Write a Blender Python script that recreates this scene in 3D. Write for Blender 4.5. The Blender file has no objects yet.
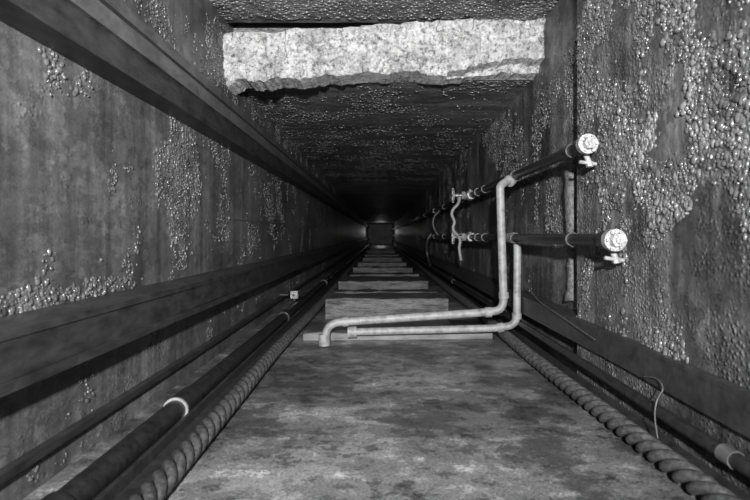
import bpy, math, random
import numpy as np
from mathutils import Vector, noise
random.seed(7); rng=np.random.default_rng(7)
XL,XR=-1.0,1.05
ZF,ZC=-0.74,1.06
YB=-1.6; YE=42.0
scene=bpy.context.scene
scene.view_settings.view_transform='Standard'
scene.view_settings.look='None'

# ---------------- materials ----------------
def new_mat(name):
    m=bpy.data.materials.new(name); m.use_nodes=True
    nt=m.node_tree; b=nt.nodes['Principled BSDF']; return m,nt,b
def N(nt,t,**k):
    n=nt.nodes.new(t)
    for a,v in k.items(): setattr(n,a,v)
    return n
def ramp(nt,src,stops):
    r=N(nt,'ShaderNodeValToRGB'); e=r.color_ramp.elements
    while len(e)<len(stops): e.new(0.5)
    for i,(p,c) in enumerate(stops):
        e[i].position=p; e[i].color=(c,c,c,1)
    nt.links.new(src,r.inputs[0]); return r.outputs[0]
def coords(nt,scale=(1,1,1)):
    tc=N(nt,'ShaderNodeTexCoord'); mp=N(nt,'ShaderNodeMapping'); mp.inputs['Scale'].default_value=scale
    nt.links.new(tc.outputs['Object'],mp.inputs[0]); return mp.outputs[0]
def noise_n(nt,vec,s,d=6,r=.6):
    n=N(nt,'ShaderNodeTexNoise'); n.inputs['Scale'].default_value=s; n.inputs['Detail'].default_value=d
    n.inputs['Roughness'].default_value=r; nt.links.new(vec,n.inputs['Vector']); return n.outputs[0]
def math_n(nt,op,a,b):
    m=N(nt,'ShaderNodeMath',operation=op)
    for i,x in enumerate((a,b)):
        if isinstance(x,(int,float)): m.inputs[i].default_value=x
        else: nt.links.new(x,m.inputs[i])
    return m.outputs[0]

def crust_mat(name,lo,hi,stretch=(1,1,1),bead=55,maskr=(.48,.6),bump=1.0,rough=.42,mscale=2.2,dist=.012,gain=.9,fk=(.40,1.1,1.15,.62,.9),fd=.25,streak=.5):
    m,nt,b=new_mat(name); L=nt.links
    v=coords(nt,stretch); v0=coords(nt)
    big=noise_n(nt,v,mscale,5,.6); fine=noise_n(nt,v,28,6,.7); grit=noise_n(nt,v0,150,3,.7)
    base=ramp(nt,big,[(.36,lo),(.64,hi)])
    f=ramp(nt,fine,[(.3,.6),(.7,1.25)])
    g=ramp(nt,grit,[(.3,.65),(.7,1.3)])
    c=math_n(nt,'MULTIPLY',math_n(nt,'MULTIPLY',base,f),g)
    # vertical run-down stains
    st=noise_n(nt,coords(nt,(1,7,.55)),1.6,8,.65)
    c=math_n(nt,'MULTIPLY',c,ramp(nt,st,[(.38,1-streak),(.5,1.0),(.62,1+streak)]))
    fl=noise_n(nt,v,mscale*2.2+1,10,.72)
    flm=ramp(nt,fl,[(.5,0),(.515,1)])
    c=math_n(nt,'MULTIPLY',c,ramp(nt,fl,[(fk[0],fk[1]),(.495,fk[2]),(.51,fk[3]),(.6,fk[4])]))
    vo=N(nt,'ShaderNodeTexVoronoi'); vo.inputs['Scale'].default_value=bead; L.new(v,vo.inputs['Vector'])
    dome=ramp(nt,vo.outputs['Distance'],[(0,1),(.55,0)])
    mn=noise_n(nt,v,mscale*1.7+.3,7,.68)
    mask=ramp(nt,mn,[(maskr[0],0),(maskr[1],1)])
    dm=math_n(nt,'MULTIPLY',dome,mask)
    c2=math_n(nt,'MULTIPLY',c,math_n(nt,'ADD',math_n(nt,'MULTIPLY',dm,gain),.85))
    L.new(c2,b.inputs['Base Color'])
    h=math_n(nt,'ADD',dm,math_n(nt,'MULTIPLY',fine,.35))
    h=math_n(nt,'ADD',h,math_n(nt,'MULTIPLY',grit,.15))
    h=math_n(nt,'SUBTRACT',h,math_n(nt,'MULTIPLY',flm,fd))
    bp=N(nt,'ShaderNodeBump'); bp.inputs['Strength'].default_value=bump; bp.inputs['Distance'].default_value=dist
    L.new(h,bp.inputs['Height']); L.new(bp.outputs[0],b.inputs['Normal'])
    b.inputs['Roughness'].default_value=rough
    return m
def simple(name,lo,hi,rough=.5,metal=0,scale=30,bump=.4,stretch=(1,1,1),dist=.004,lim=(.3,.7)):
    m,nt,b=new_mat(name); v=coords(nt,stretch)
    n=noise_n(nt,v,scale,6,.65)
    nt.links.new(ramp(nt,n,[(lim[0],lo),(lim[1],hi)]),b.inputs['Base Color'])
    bp=N(nt,'ShaderNodeBump'); bp.inputs['Strength'].default_value=bump; bp.inputs['Distance'].default_value=dist
    nt.links.new(n,bp.inputs['Height']); nt.links.new(bp.outputs[0],b.inputs['Normal'])
    b.inputs['Roughness'].default_value=rough; b.inputs['Metallic'].default_value=metal
    return m
M_left=crust_mat('painted_concrete_left',.065,.16,(1,.7,1),80,(.54,.64),.6,.42,1.4,.006,.4,(.40,1.05,1.1,.75,.9),.12,.35)
M_right=crust_mat('crusted_concrete_right',.045,.15,(1,1,1),60,(.44,.58),.9,.38,2.2,.010,.6,streak=.5)
M_ceil=crust_mat('crusted_concrete_ceiling',.07,.19,(.4,1.2,1),60,(.40,.6),1.0,.5,2.6,.012,.5,(.40,1.05,1.1,.65,.9),.25,.3)
M_bead=simple('mineral_beads',.018,.14,.25,0,6,.3)
M_beadl=simple('calcite_light',.08,.30,.4,0,25,.5)
M_dark=simple('dark_painted_steel',.012,.04,.45,.1,18,.5)
M_rail=simple('rail_steel',.010,.045,.45,.1,20,.8,(1,.4,1),.006)
M_railg=simple('rail_steel_grey',.04,.12,.5,.1,20,.8,(1,.4,1),.006)  # lighter grey version of the rail steel, for lip, strip and sleeve
M_pipe=simple('black_wet_pipe',.007,.03,.38,.1,30,.6)
M_lp=simple('grimy_galvanised_pipe',.11,.24,.55,.0,22,.4,(1,1,1),.004,(.3,.6))
M_brass=simple('corroded_valve_metal',.08,.40,.35,.3,60,.8)
M_wood=simple('wet_timber',.012,.10,.5,0,9,1.0,(.5,3,3),.014,(.38,.66))
M_rope=simple('wire_rope_steel',.03,.13,.33,.4,60,.6)
M_con=simple('pale_concrete',.42,.95,.85,0,22,1.0,(1,1,1),.03)
nt=M_con.node_tree; b=nt.nodes['Principled BSDF']; v=coords(nt)
n1=noise_n(nt,v,34,10,.82); n2=noise_n(nt,v,6,8,.75); n3=noise_n(nt,v,2.3,12,.75)
cc=math_n(nt,'MULTIPLY',ramp(nt,n1,[(.41,.14),(.47,.52),(.62,.80)]),ramp(nt,n2,[(.35,.5),(.55,1.0)]))
cc=math_n(nt,'MULTIPLY',cc,ramp(nt,n3,[(.487,1),(.498,.4),(.502,.4),(.513,1)]))
nt.links.new(cc,b.inputs['Base Color'])
for n in nt.nodes:
    if n.type=='BUMP': nt.links.new(n1,n.inputs['Height']); n.inputs['Distance'].default_value=.03
# floor
M_floor,nt,b=new_mat('wet_stained_floor'); v=coords(nt,(.8,1.0,1)); vs=coords(nt,(.35,1.6,1))
a=noise_n(nt,v,2.4,14,.72); s=noise_n(nt,vs,1.5,5,.5); g=noise_n(nt,coords(nt),120,4,.8); k=noise_n(nt,v,9,12,.78)
c=math_n(nt,'MULTIPLY',ramp(nt,a,[(.43,.06),(.465,.08),(.475,.13),(.54,.13),(.55,.20)]),ramp(nt,s,[(.36,.55),(.5,1.0),(.6,1.25)]))
c=math_n(nt,'MULTIPLY',c,ramp(nt,g,[(.35,.5),(.65,1.4)]))
c=math_n(nt,'MULTIPLY',c,ramp(nt,k,[(.42,.4),(.435,.9),(.56,1.0),(.575,1.7)]))
nt.links.new(c,b.inputs['Base Color'])
bp=N(nt,'ShaderNodeBump'); bp.inputs['Strength'].default_value=.9; bp.inputs['Distance'].default_value=.007
nt.links.new(math_n(nt,'ADD',k,math_n(nt,'MULTIPLY',g,.4)),bp.inputs['Height']); nt.links.new(bp.outputs[0],b.inputs['Normal'])
b.inputs['Roughness'].default_value=.4

# ---------------- mesh helpers ----------------
def obj(name,verts,faces,mat,smooth=False,parent=None):
    me=bpy.data.meshes.new(name); me.from_pydata([tuple(x) for x in verts],[],faces); me.update()
    if smooth: me.polygons.foreach_set('use_smooth',[True]*len(me.polygons))
    me.materials.append(mat)
    o=bpy.data.objects.new(name,me); scene.collection.objects.link(o)
    if parent: o.parent=parent
    return o
def empty(name,loc=(0,0,0)):
    e=bpy.data.objects.new(name,None); e.empty_display_size=.1; scene.collection.objects.link(e); return e
def box(name,x0,x1,y0,y1,z0,z1,mat,parent=None,bevel=0):
    V=[(x,y,z) for x in(x0,x1) for y in(y0,y1) for z in(z0,z1)]
    Fs=[(0,1,3,2),(4,6,7,5),(0,4,5,1),(2,3,7,6),(0,2,6,4),(1,5,7,3)]
    o=obj(name,V,Fs,mat,parent=parent)
    if bevel:
        md=o.modifiers.new('bevel','BEVEL'); md.width=bevel; md.segments=2
    return o
def extr(name,prof,y0,y1,mat,parent=None,ny=1,jit=0):
    n=len(prof); V=[];Fs=[]
    for j in range(ny+1):
        y=y0+(y1-y0)*(j/ny)**1.5
        dx=jit*noise.noise(Vector((y*1.3,prof[0][0]*9,0))); dz=jit*noise.noise(Vector((y*1.1,5,prof[0][1]*9)))
        for (x,z) in prof: V.append((x+dx,y,z+dz))
    for j in range(ny):
        for i in range(n):
            Fs.append((j*n+i,j*n+(i+1)%n,(j+1)*n+(i+1)%n,(j+1)*n+i))
    Fs.append(tuple(range(n))[::-1]); Fs.append(tuple(ny*n+i for i in range(n)))
    return obj(name,V,Fs,mat,parent=parent)
def fillet(pts,r,seg=6):
    P=[Vector(p) for p in pts]; out=[P[0]]
    for i in range(1,len(P)-1):
        a=(P[i-1]-P[i]); c=(P[i+1]-P[i]); ra=min(r,a.length*.49); rc=min(r,c.length*.49)
        A=P[i]+a.normalized()*ra; C=P[i]+c.normalized()*rc
        for k in range(seg+1):
            t=k/seg; out.append(A*(1-t)**2+P[i]*2*t*(1-t)+C*t*t)
    out.append(P[-1]); return out
def tube_data(pts,r,ns=16,cap=True,off=0):
    P=[Vector(p) for p in pts]; V=[];Fs=[]
    T=[(P[min(i+1,len(P)-1)]-P[max(i-1,0)]).normalized() for i in range(len(P))]
    up=Vector((0,0,1)) if abs(T[0].z)<.9 else Vector((1,0,0))
    u=T[0].cross(up).normalized()
    for i,p in enumerate(P):
        u=(u-T[i]*u.dot(T[i])).normalized(); w=T[i].cross(u)
        rr=r[i] if isinstance(r,(list,tuple)) else r
        for k in range(ns):
            a=2*math.pi*k/ns; V.append(p+u*math.cos(a)*rr+w*math.sin(a)*rr)
    for i in range(len(P)-1):
        for k in range(ns):
            Fs.append((off+i*ns+k,off+i*ns+(k+1)%ns,off+(i+1)*ns+(k+1)%ns,off+(i+1)*ns+k))
    if cap:
        Fs.append(tuple(off+k for k in range(ns))[::-1]); Fs.append(tuple(off+(len(P)-1)*ns+k for k in range(ns)))
    return V,Fs
def tube(name,pts,r,mat,parent=None,ns=16,fil=0):
    if fil: pts=fillet(pts,fil)
    V,Fs=tube_data(pts,r,ns); o=obj(name,V,Fs,mat,True,parent)
    md=o.modifiers.new('es','EDGE_SPLIT'); md.split_angle=math.radians(50)
    return o
def multi(name,parts,mat,parent=None):
    V=[];Fs=[]
    for pts,r,ns in parts:
        v,f=tube_data(pts,r,ns,off=len(V)); V+=v; Fs+=f
    o=obj(name,V,Fs,mat,True,parent); md=o.modifiers.new('es','EDGE_SPLIT'); md.split_angle=math.radians(45); return o

def domes(name,pts,nrm,rad,mat,parent=None,stretch=None,flat=.8):
    pts=np.array(pts,float); n=len(pts)
    if n==0: return
    nrm=np.array(nrm,float); rad=np.array(rad,float)
    ns=7; el=[0.0,.5,1.0]
    tpl=[]
    for e in el:
        for k in range(ns):
            a=2*math.pi*(k+.5*(e==.5))/ns; tpl.append((math.cos(a)*math.cos(e),math.sin(a)*math.cos(e),math.sin(e)))
    tpl.append((0,0,1)); tpl=np.array(tpl); nv=len(tpl)
    z=nrm/np.linalg.norm(nrm); 
    up=np.array([0,0,1.0]) if abs(z[2])<.9 else np.array([0,1.0,0])
    x=np.cross(up,z); x/=np.linalg.norm(x); y=np.cross(z,x)
    sx=rad*rng.uniform(.75,1.4,n); sy=rad*rng.uniform(.75,1.9,n); sz=rad*flat*rng.uniform(.4,1.4,n)
    if stretch: sx=sx*stretch[0]; sy=sy*stretch[1]
    lean=rng.uniform(-.5,.5,(n,2))
    V=(pts[:,None,:]+ (tpl[None,:,0]*sx[:,None]+tpl[None,:,2]*lean[:,:1]*sx[:,None])[:,:,None]*x
       +(tpl[None,:,1]*sy[:,None]-tpl[None,:,2]*.3*sy[:,None])[:,:,None]*y+(tpl[None,:,2]*sz[:,None]-.08*rad[:,None])[:,:,None]*z)
    V=(V+rng.normal(0,.10,(n,nv,1))*rad[:,None,None]*z+rng.normal(0,.07,(n,nv,1))*rad[:,None,None]*x).reshape(-1,3)
    q=[]
    for r in range(2):
        for k in range(ns): q.append((r*ns+k,r*ns+(k+1)%ns,(r+1)*ns+(k+1)%ns,(r+1)*ns+k))
    t=[(2*ns+k,2*ns+(k+1)%ns,3*ns) for k in range(ns)]
    q=np.array(q);t=np.array(t); off=(np.arange(n)*nv)
    Q=(q[None]+off[:,None,None]).reshape(-1,4); T=(t[None]+off[:,None,None]).reshape(-1,3)
    me=bpy.data.meshes.new(name)
    me.vertices.add(len(V)); me.vertices.foreach_set('co',V.ravel())
    loops=np.concatenate([Q.ravel(),T.ravel()]); me.loops.add(len(loops)); me.loops.foreach_set('vertex_index',loops.astype(np.int32))
    nq,ntt=len(Q),len(T); me.polygons.add(nq+ntt)
    st=np.concatenate([np.arange(nq)*4,nq*4+np.arange(ntt)*3]).astype(np.int32)
    me.polygons.foreach_set('loop_start',st)
    me.polygons.foreach_set('use_smooth',np.ones(nq+ntt,bool))
    me.update(calc_edges=True); me.validate()
    me.materials.append(mat); o=bpy.data.objects.new(name,me); scene.collection.objects.link(o)
    if parent: o.parent=parent
    return o
def fb(x,y,z,s,o=4):
    return noise.fractal(Vector((x*s,y*s,z*s)),1.0,2.1,o)
def sstep(a,b,x):
    t=max(0,min(1,(x-a)/(b-a))); return t*t*(3-2*t)

# ---------------- shell ----------------
YP=2.52; XP=XR-.06
wr=box('wall_right',XR,XR+.25,YP,YE,ZF-.2,1.6,M_right)
box('pilaster',XP,XR+.25,YB,YP,ZF-.2,1.6,M_right,parent=wr,bevel=.008)
wl=box('wall_left',XL-.25,XL,YB,YE,ZF-.2,1.6,M_left)
fl=box('floor',XL,XR,YB,YE,ZF-.2,ZF,M_floor)
ce=box('ceiling',XL,XR,3.42,YE,ZC,1.6,M_ceil)
box('ceiling_raised_bay',XL,XR,YB,3.25,1.38,1.6,M_ceil,parent=ce)
def wedge(name,y0,d0,y1,d1):
    V=[(x,y,z) for x in (XL,XR) for (y,z) in ((y0,ZC-d0),(y0,ZC+.02),(YE,ZC+.02),(YE,ZC-d1),(y1,ZC-d1))]
    Fs=[(0,1,2,3,4),(9,8,7,6,5),(0,4,9,5),(4,3,8,9),(3,2,7,8),(2,1,6,7),(1,0,5,6)]
    return obj(name,V,Fs,M_ceil,parent=ce)
wedge('ceiling_lowered_bay',9.5,-.01,12,.06)
wedge('ceiling_lowered_bay_far',18,.05,21,.16)
wb=box('wall_back',XL,XR,YE,YE+.2,ZF,1.4,M_left)

nx,nz=200,30; V=[];Fs=[]
def cell(x,y,s): 
    return noise.cell(Vector((x*s,y*s,3.3)))
def lint(i,j,back):
    u=i/nx; w=j/nz
    x=XL+(XR-XL)*u
    top=1.29+.105*u+.012*fb(x,0,3,5)
    bot=1.01+.07*u+.025*fb(x,1,0,1.8)+.008*(cell(x+.05*fb(x,0,0,6),0,9)-.5)+.016*fb(x,2,0,14)
    if u<.13: bot-=.085*(1-u/.13)**.7*(.75+.5*(cell(x,2,30)-.5))
    z=bot+(top-bot)*w
    wx=x+.06*fb(x,z,5,7); wz=z+.06*fb(x,z,9,7)
    y=3.2+.02*fb(x,z,0,5)+.016*fb(x,z,2,18)+.018*(cell(wx,wz,8)-.5)+.05*(1-w)**4
    e=.08+.10*fb(x,3,3,3)
    if u>.7 and w<e+.3*(u-.7): y+=.09
    if back: y=3.46
    return (x,y,z)
for back in (0,1):
    for j in range(nz+1):
        for i in range(nx+1): V.append(lint(i,j,back))
W=nx+1; B=W*(nz+1)
for j in range(nz):
    for i in range(nx):
        a=j*W+i; Fs.append((a,a+1,a+W+1,a+W)); Fs.append((B+a,B+a+W,B+a+W+1,B+a+1))
for i in range(nx):
    Fs.append((i,B+i,B+i+1,i+1)); a=nz*W+i; Fs.append((a,a+1,B+a+1,B+a))
li=obj('concrete_lintel',V,Fs,M_con,False)

# ---------------- nodules ----------------
P=[];R=[]
for _ in range(22000):
    y=random.uniform(1.2,YP-.01); z=random.uniform(-.42,1.36)
    n=fb(3,y*1.2,z*.8,2.4)+.8*fb(8,y,z*.6,6)
    d=sstep(-.05,.40,n+.06+.14*(z>.1)*(y<2.3))
    if random.random()<d*.9:
        P.append((XP,y,z)); R.append(random.uniform(.003,.0085)*(1.6 if random.random()<.12 else 1))
domes('beads_near',P,(-1,0,0),R,M_bead,wr)
P=[];R=[]
for _ in range(26000):
    y=YP+.02+9*random.random()**1.6; z=random.uniform(-.45,1.04)
    d=sstep(.0,.45,fb(7,y*.9,z*.8,2.2)+.5*fb(2,y,z*.5,7)-.03+.12*sstep(.3,.9,z))
    if random.random()<d:
        P.append((XR,y,z)); R.append(random.uniform(.004,.009))
domes('beads_far',P,(-1,0,0),R,M_bead,wr)
P=[];R=[]
def patch(y,z,cy,cz,ry,rz): return max(0,1-((y-cy)/ry)**2-((z-cz)/rz)**2)
for _ in range(80000):
    y=1.15+10*random.random()**1.8; z=random.uniform(-.72,1.36)
    n=fb(1,y,z,3.5)+.6*fb(4,y,z*.5,9)
    if z>.72: d=.35+n
    else:
        d=patch(y,z,1.56,.50,.28,.12)*.8+patch(y,z,2.5,.25,.34,.55)*1.3+patch(y,z,3.1,.3,.5,.6)*.6+patch(y,z,1.65,-.19,.6,.05)*1.1+patch(y,z,1.95,.0,.2,.3)*.45+patch(y,z,4.6,.2,1.3,.5)*.45
        d+= .12*sstep(3.2,4,y)+patch(y,z,2.6,-.5,.8,.15)*.3
        d=d*1.0+n*.8-.22
    if random.random()<sstep(.1,.8,d)*.9:
        P.append((XL,y,z)); R.append(random.uniform(.0025,.0085))
domes('beads',P,(1,0,0),R,M_bead,wl)
P=[];R=[];P2=[];R2=[]
for _ in range(15000):
    y=3.45+8*random.random()**1.5; x=random.uniform(XL,XR)
    if random.random()<sstep(-.3,.5,fb(x,y*1.2,3,2.5)+.4*fb(x,y,1,8)):
        P.append((x,y,ZC)); R.append(random.uniform(.003,.009))
for _ in range(4500):
    P2.append((random.uniform(XL,XR),random.uniform(2.5,3.2),1.38)); R2.append(random.uniform(.003,.010))
domes('beads',P,(0,0,-1),R,M_bead,ce,(1.6,.9),.8)
domes('beads_near',P2,(0,0,-1),R2,M_bead,ce,(1.8,.8),.9)
P=[];R=[]
for cy,cz,s,n in ((1.93,.32,.07,140),(1.83,.38,.05,70),(1.88,.22,.05,60),(1.5,.30,.05,20)):
    for _ in range(n):
        P.append((XP,random.gauss(cy,s*.45),random.gauss(cz,s*.6))); R.append(random.uniform(.004,.011))
domes('calcite_splash',P,(-1,0,0),R,M_beadl,wr,None,.5)
pts=[];rr=[]
for i in range(60):
    z=.44-i*.0135; pts.append((XR-.005+.006*fb(1,1,z,9),2.72+.012*fb(2,1,z,7),z)); rr.append(.034+.014*fb(5,0,z,9)+.008*math.sin(i*.11))
tube('mineral_drip_column',pts,rr,simple('drip_crust',.02,.10,.4,0,40,.9,(1,1,1),.012),wr,14)

# ---------------- left rails ----------------
g=empty('guide_rail')
extr('flange',[(XL,.565),(-.89,.565),(-.89,.585),(XL,.585)],YB,YE,M_rail,g,90,.004)
extr('web',[(-.91,.58),(-.89,.58),(-.89,.665),(-.91,.665)],YB,YE,M_rail,g,90,.004)
extr('lip',[(XL,.665),(-.875,.665),(-.875,.68),(-.875,.73),(XL,.73)],YB,YE,M_railg,g,90,.004)
extr('cap_strip',[(XL,.82),(-.96,.82),(-.96,.87),(XL,.87)],YB,YE,M_railg,g,90,.004)
g=empty('guide_rail')
extr('top_flange',[(XL,-.215),(-.905,-.235),(-.90,-.255),(XL,-.25)],YB,YE,M_rail,g,90,.006)
extr('web',[(-.93,-.25),(-.905,-.25),(-.905,-.355),(-.93,-.355)],YB,YE,M_rail,g,90,.006)
extr('bottom_flange',[(XL,-.355),(-.89,-.355),(-.89,-.38),(XL,-.38)],YB,YE,M_rail,g,90,.006)
extr('trim_left',[(XL,.105),(-.994,.105),(-.994,.12),(XL,.12)],3.3,YE,M_left)
g=empty('cable_channel')
extr('base',[(-.745,ZF),(-.665,ZF),(-.665,ZF+.015),(-.745,ZF+.015)],YB,YE,M_dark,g)
extr('upstand',[(-.745,ZF+.015),(-.73,ZF+.015),(-.73,ZF+.05),(-.745,ZF+.05)],YB,YE,M_dark,g)
extr('shelf_left',[(XL,-.64),(-.97,-.64),(-.97,-.615),(XL,-.615)],YB,YE,M_rail,wl)
g=empty('drain_pipe')
tube('run',[(-.81,YB,-.695),(-.81,4,-.695),(-.81,YE,-.695)],.042,M_pipe,g,20)
multi('couplings',[([(-.81,y,-.695),(-.81,y+.16,-.695)],.050,20) for y in (1.1,1.98,4.2,7.2)],M_pipe,g)
multi('coupling_rings',[([(-.81,y,-.695),(-.81,y+.010,-.695)],.0512,20) for y in (1.977,)],M_lp,g)

# ---------------- right side low rails, pipes ----------------
g=empty('wall_rail')
extr('angle_top',[(XR,-.405),(.965,-.415),(.965,-.43),(XR,-.43)],YB,YE,M_dark,g,90,.006)
extr('angle_face',[(.965,-.415),(.975,-.415),(.975,-.53),(.965,-.53)],YB,YE,M_dark,g,90,.006)
g=empty('conduit_pipe')
tube('run',[(.955,YB,-.605),(.955,YE,-.605)],.022,M_pipe,g,16)
multi('couplings',[([(.955,y,-.605),(.955,y+.1,-.605)],.028,16) for y in (3.9,6.5,9.5)],M_dark,g)
multi('sleeve',[([(.955,1.34,-.605),(.955,1.39,-.605)],.026,16)],M_railg,g)
extr('toe_board',[(.945,ZF),(XR-.07,ZF),(XR-.07,ZF+.05),(.955,ZF+.05)],YB,YE,M_dark)

def rope(name,x,z,r,y0,y1,sag):
    V=[];Fs=[]; pitch=.20
    for s in range(3):
        pts=[]; nn=int((y1-y0)/pitch*12)
        for i in range(nn+1):
            y=y0+(y1-y0)*i/nn; a=2*math.pi*(y/pitch+s/3)
            cx=x+sag*noise.noise(Vector((y*.5,x,0)))
            pts.append((cx+math.cos(a)*r*.55,y,z+math.sin(a)*r*.55))
        v,f=tube_data(pts,r*.45,8,off=len(V)); V+=v;Fs+=f
    return obj(name,V,Fs,M_rope,True)
rope('wire_rope',-.61,ZF+.048,.038,-.6,30,.03)
rope('wire_rope',.875,ZF+.048,.038,-.6,30,.03)

# ---------------- water pipes, right wall ----------------
PX=.90
def wpipe(z,yend,name):
    g=empty(name)
    tube('run',[(PX,yend,z),(PX,YE,z)],.027,M_pipe,g,18)
    multi('collars',[([(PX,yend+.02,z),(PX,yend+.09,z)],.037,18)]+[([(PX,y,z),(PX,y+.09,z)],.037,16) for y in (3.33,4.6,5.6,8.2,12)],M_pipe,g)
    parts=[([(PX,yend-.012,z),(PX,yend+.02,z)],.043,24),([(PX,yend-.035,z),(PX,yend-.012,z)],[.026,.03],6),([(PX,yend-.045,z),(PX,yend-.03,z)],.012,10)]
    for k in range(6):
        a=math.pi/3*k; px,pz=PX+.034*math.cos(a),z+.034*math.sin(a)
        parts.append(([(px,yend-.022,pz),(px,yend-.01,pz)],.007,6))
    multi('end_flange',parts,M_brass,g)
    multi('drain_cock',[([(PX+.01,yend+.06,z-.02),(PX+.03,yend+.05,z-.075)],.012,10),([(PX-.015,yend+.05,z-.07),(PX+.06,yend+.05,z-.08)],.008,10),([(PX+.03,yend+.05,z-.07),(PX+.033,yend+.05,z-.09)],.015,6)],M_lp,g)
    multi('brackets',[([(PX,y,z-.0),(XR,y,z)],.012,8) for y in (4.3,7,10,14)]+[([(PX,y-.012,z),(PX,y+.012,z)],.034,14) for y in (2.35,4.3,7,10,14)],M_dark,g)
    yv=5.0
    vp=[([(PX,yv-.09,z),(PX,yv-.04,z)],.045,6),([(PX,yv+.04,z),(PX,yv+.09,z)],.045,6),
        ([(PX,yv-.05,z),(PX,yv-.02,z),(PX,yv+.02,z),(PX,yv+.05,z)],[.034,.05,.05,.034],14),
        ([(PX,yv,z),(PX-.07,yv,z)],.03,12),([(PX-.05,yv,z),(PX-.085,yv,z)],.042,6),([(PX-.08,yv,z),(PX-.17,yv,z)],.013,8),
        ([(PX-.17,yv,z-.07),(PX-.17,yv,z+.07)],.014,8),([(PX-.17,yv-.06,z),(PX-.17,yv+.06,z)],.012,8),
        ([(PX-.02,yv-.12,z+.0),(PX-.02,yv-.12,z+.05)],.012,8)]
    ring=[(PX-.17,yv+.06*math.cos(a),z+.06*math.sin(a)) for a in [2*math.pi*k/20 for k in range(21)]]
    vp.append((ring,.010,8))
    multi('valve',vp,M_brass,g)
    return g
wp1=wpipe(.395,2.17,'water_pipe')
wp2=wpipe(-.02,1.92,'water_pipe')
hp=[(.79,4.95,.37),(.77,4.93,.30),(.72,4.92,.26),(.70,4.92,.2),(.74,4.92,.13),(.71,4.92,.06),(.76,4.93,.0),(.80,4.95,-.05),(.78,4.94,-.12),(.80,4.94,-.25)]
tube('valve_link_hose',hp,.015,M_lp,None,10,.04)
tube('hose_loop',[(.88,8.6,.02),(.80,8.6,-.1),(.80,8.5,-.35),(.86,8.6,-.52)],.03,M_pipe,wp2,10,.1)
tube('hose_loop_upper',[(.88,7.4,.36),(.78,7.4,.25),(.79,7.4,.1),(.86,7.4,0)],.022,M_pipe,wp1,10,.1)

YR=3.38
g=empty('branch_pipe')
tube('pipe',[(PX,YR+.04,.395),(PX-.01,YR-.02,.385),(.80,YR-.05,.33),(.80,YR-.05,.30),(.825,YR-.05,-.50),(.70,YR-.05,-.515),(-.34,YR-.05,-.585),(-.37,YR-.05,-.70)],.027,M_lp,g,16,.085)
multi('fittings',[([(.888,YR-.01,.375),(.865,YR-.03,.36)],.040,14),([(.823,YR-.05,-.38),(.825,YR-.05,-.42)],.034,14),([(.74,YR-.05,-.513),(.70,YR-.05,-.515)],.034,14),([(-.25,YR-.05,-.579),(-.21,YR-.05,-.576)],.033,14),([(-.37,YR-.05,-.66),(-.37,YR-.05,-.735)],.038,14)],M_lp,g)
g=empty('branch_pipe')
tube('pipe',[(PX,YR+.06,-.02),(.93,YR+.02,-.03),(.935,YR+.02,-.10),(.93,YR+.02,-.61),(.8,YR+.03,-.635),(-.2,YR+.05,-.665)],.026,M_lp,g,16,.07)
multi('fittings',[([(.90,YR-.03,-.02),(.90,YR+.09,-.02)],.038,14),([(.93,YR+.02,-.53),(.93,YR+.02,-.57)],.033,14),([(.84,YR+.03,-.628),(.80,YR+.03,-.635)],.033,14),([(-.16,YR+.05,-.664),(-.22,YR+.05,-.666)],.04,14)],M_lp,g)
def board(name,p0,p1,h,t,mat):
    x0,y0,z0=p0;x1,y1,z1=p1
    n=40;V=[];Fs=[]
    for i in range(n+1):
        u=i/n;x=x0+(x1-x0)*u;y=y0+(y1-y0)*u;z=z0+(z1-z0)*u; j=.012*fb(x,y,z,6)
        V+=[(x,y+j,z),(x,y+t,z),(x,y+t,z+h+j),(x,y+j,z+h-j)]
    for i in range(n):
        for k in range(4): Fs.append((i*4+k,i*4+(k+1)%4,(i+1)*4+(k+1)%4,(i+1)*4+k))
    Fs+=[(3,2,1,0),(n*4,n*4+1,n*4+2,n*4+3)]
    o=obj(name,V,Fs,mat); md=o.modifiers.new('b','BEVEL'); md.width=.006; md.limit_method='ANGLE'; return o
board('timber_crossbeam',(-.54,YR+.10,ZF),(.80,YR+.16,ZF),.055,.10,simple('pale_timber',.05,.18,.55,0,12,.6,(.4,3,3)))
hs=[.19,.14,.17,.12,.14,.1,.12,.1,.12,.1]
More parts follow.
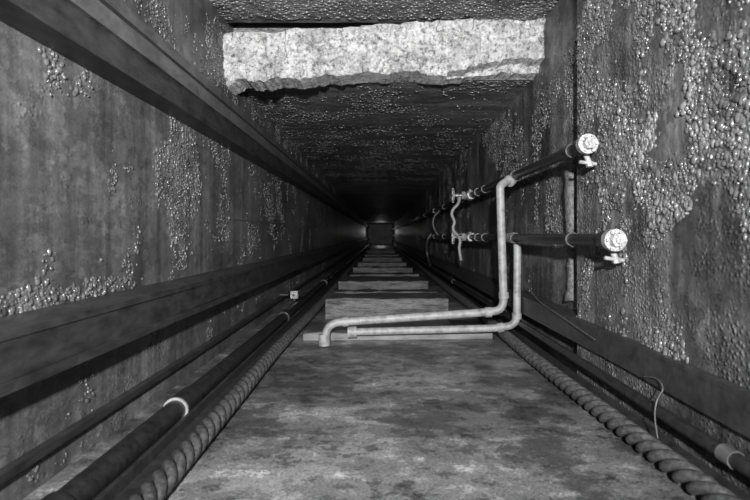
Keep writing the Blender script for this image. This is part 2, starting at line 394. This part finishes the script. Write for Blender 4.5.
for i,y in enumerate([4.35,5.3,6.2,7.9,9.2,11.6,13.8,16.5,20,24]):
    board('timber_crossbeam',(-.48-.02*(i%3),y,ZF),(.60+.02*(i%2),y+.03*(i%2),ZF),hs[i],[.4,.2,.7,.3][i%4],M_wood)
g=empty('junction_box')
box('body',-.90,-.82,5.0,5.05,-.64,-.56,M_brass,g,.006)
box('cover',-.895,-.825,4.985,5.0,-.63,-.57,M_brass,g,.004)
multi('gland',[([(-.86,5.02,-.64),(-.86,5.02,-.66)],.016,10),([(-.92,5.02,-.6),(XL-.0,5.02,-.6)],.014,10),([(-.86,4.975,-.60),(-.86,4.99,-.60)],.014,6)],M_dark,g)
M_wire=simple('old_wire',.04,.12,.5,.2,40,.2)
tube('loose_wire',[(.99,3.4,-.33),(.955,3.0,-.40),(.95,2.6,-.43),(.945,2.2,-.46)],.003,M_wire,None,6,.1)
tube('loose_wire',[(.90,1.62,-.66),(.91,1.66,-.60),(.93,1.68,-.55),(.945,1.66,-.51),(.955,1.72,-.49),(.95,1.8,-.51)],.002,M_wire,None,6,.05)

# ---------------- lights ----------------
l=bpy.data.lights.new('camera_flash','SPOT'); l.energy=1700; l.spot_size=math.radians(98); l.spot_blend=1.0; l.shadow_soft_size=.05
o=bpy.data.objects.new('camera_flash',l); o.location=(-.02,-1.0,.5); o.rotation_euler=(math.radians(93),0,math.radians(-1)); scene.collection.objects.link(o)
l=bpy.data.lights.new('far_end_fill','POINT'); l.energy=11; l.shadow_soft_size=.3  # added fill light that lifts the far end to grey; no fixture there
o=bpy.data.objects.new('far_end_fill',l); o.location=(0.05,36,.25); scene.collection.objects.link(o)
w=bpy.data.worlds.new('World'); scene.world=w; w.use_nodes=True
w.node_tree.nodes['Background'].inputs[0].default_value=(.5,.5,.5,1); w.node_tree.nodes['Background'].inputs[1].default_value=.03

c=bpy.data.cameras.new('camera'); c.sensor_width=36; c.lens=24; c.shift_x=-5/750; c.shift_y=-15/750
c.clip_start=.02; c.clip_end=200; c.dof.use_dof=True; c.dof.focus_distance=3.0; c.dof.aperture_fstop=3.2
co=bpy.data.objects.new('camera',c); co.rotation_euler=(math.radians(90),0,0); scene.collection.objects.link(co); scene.camera=co
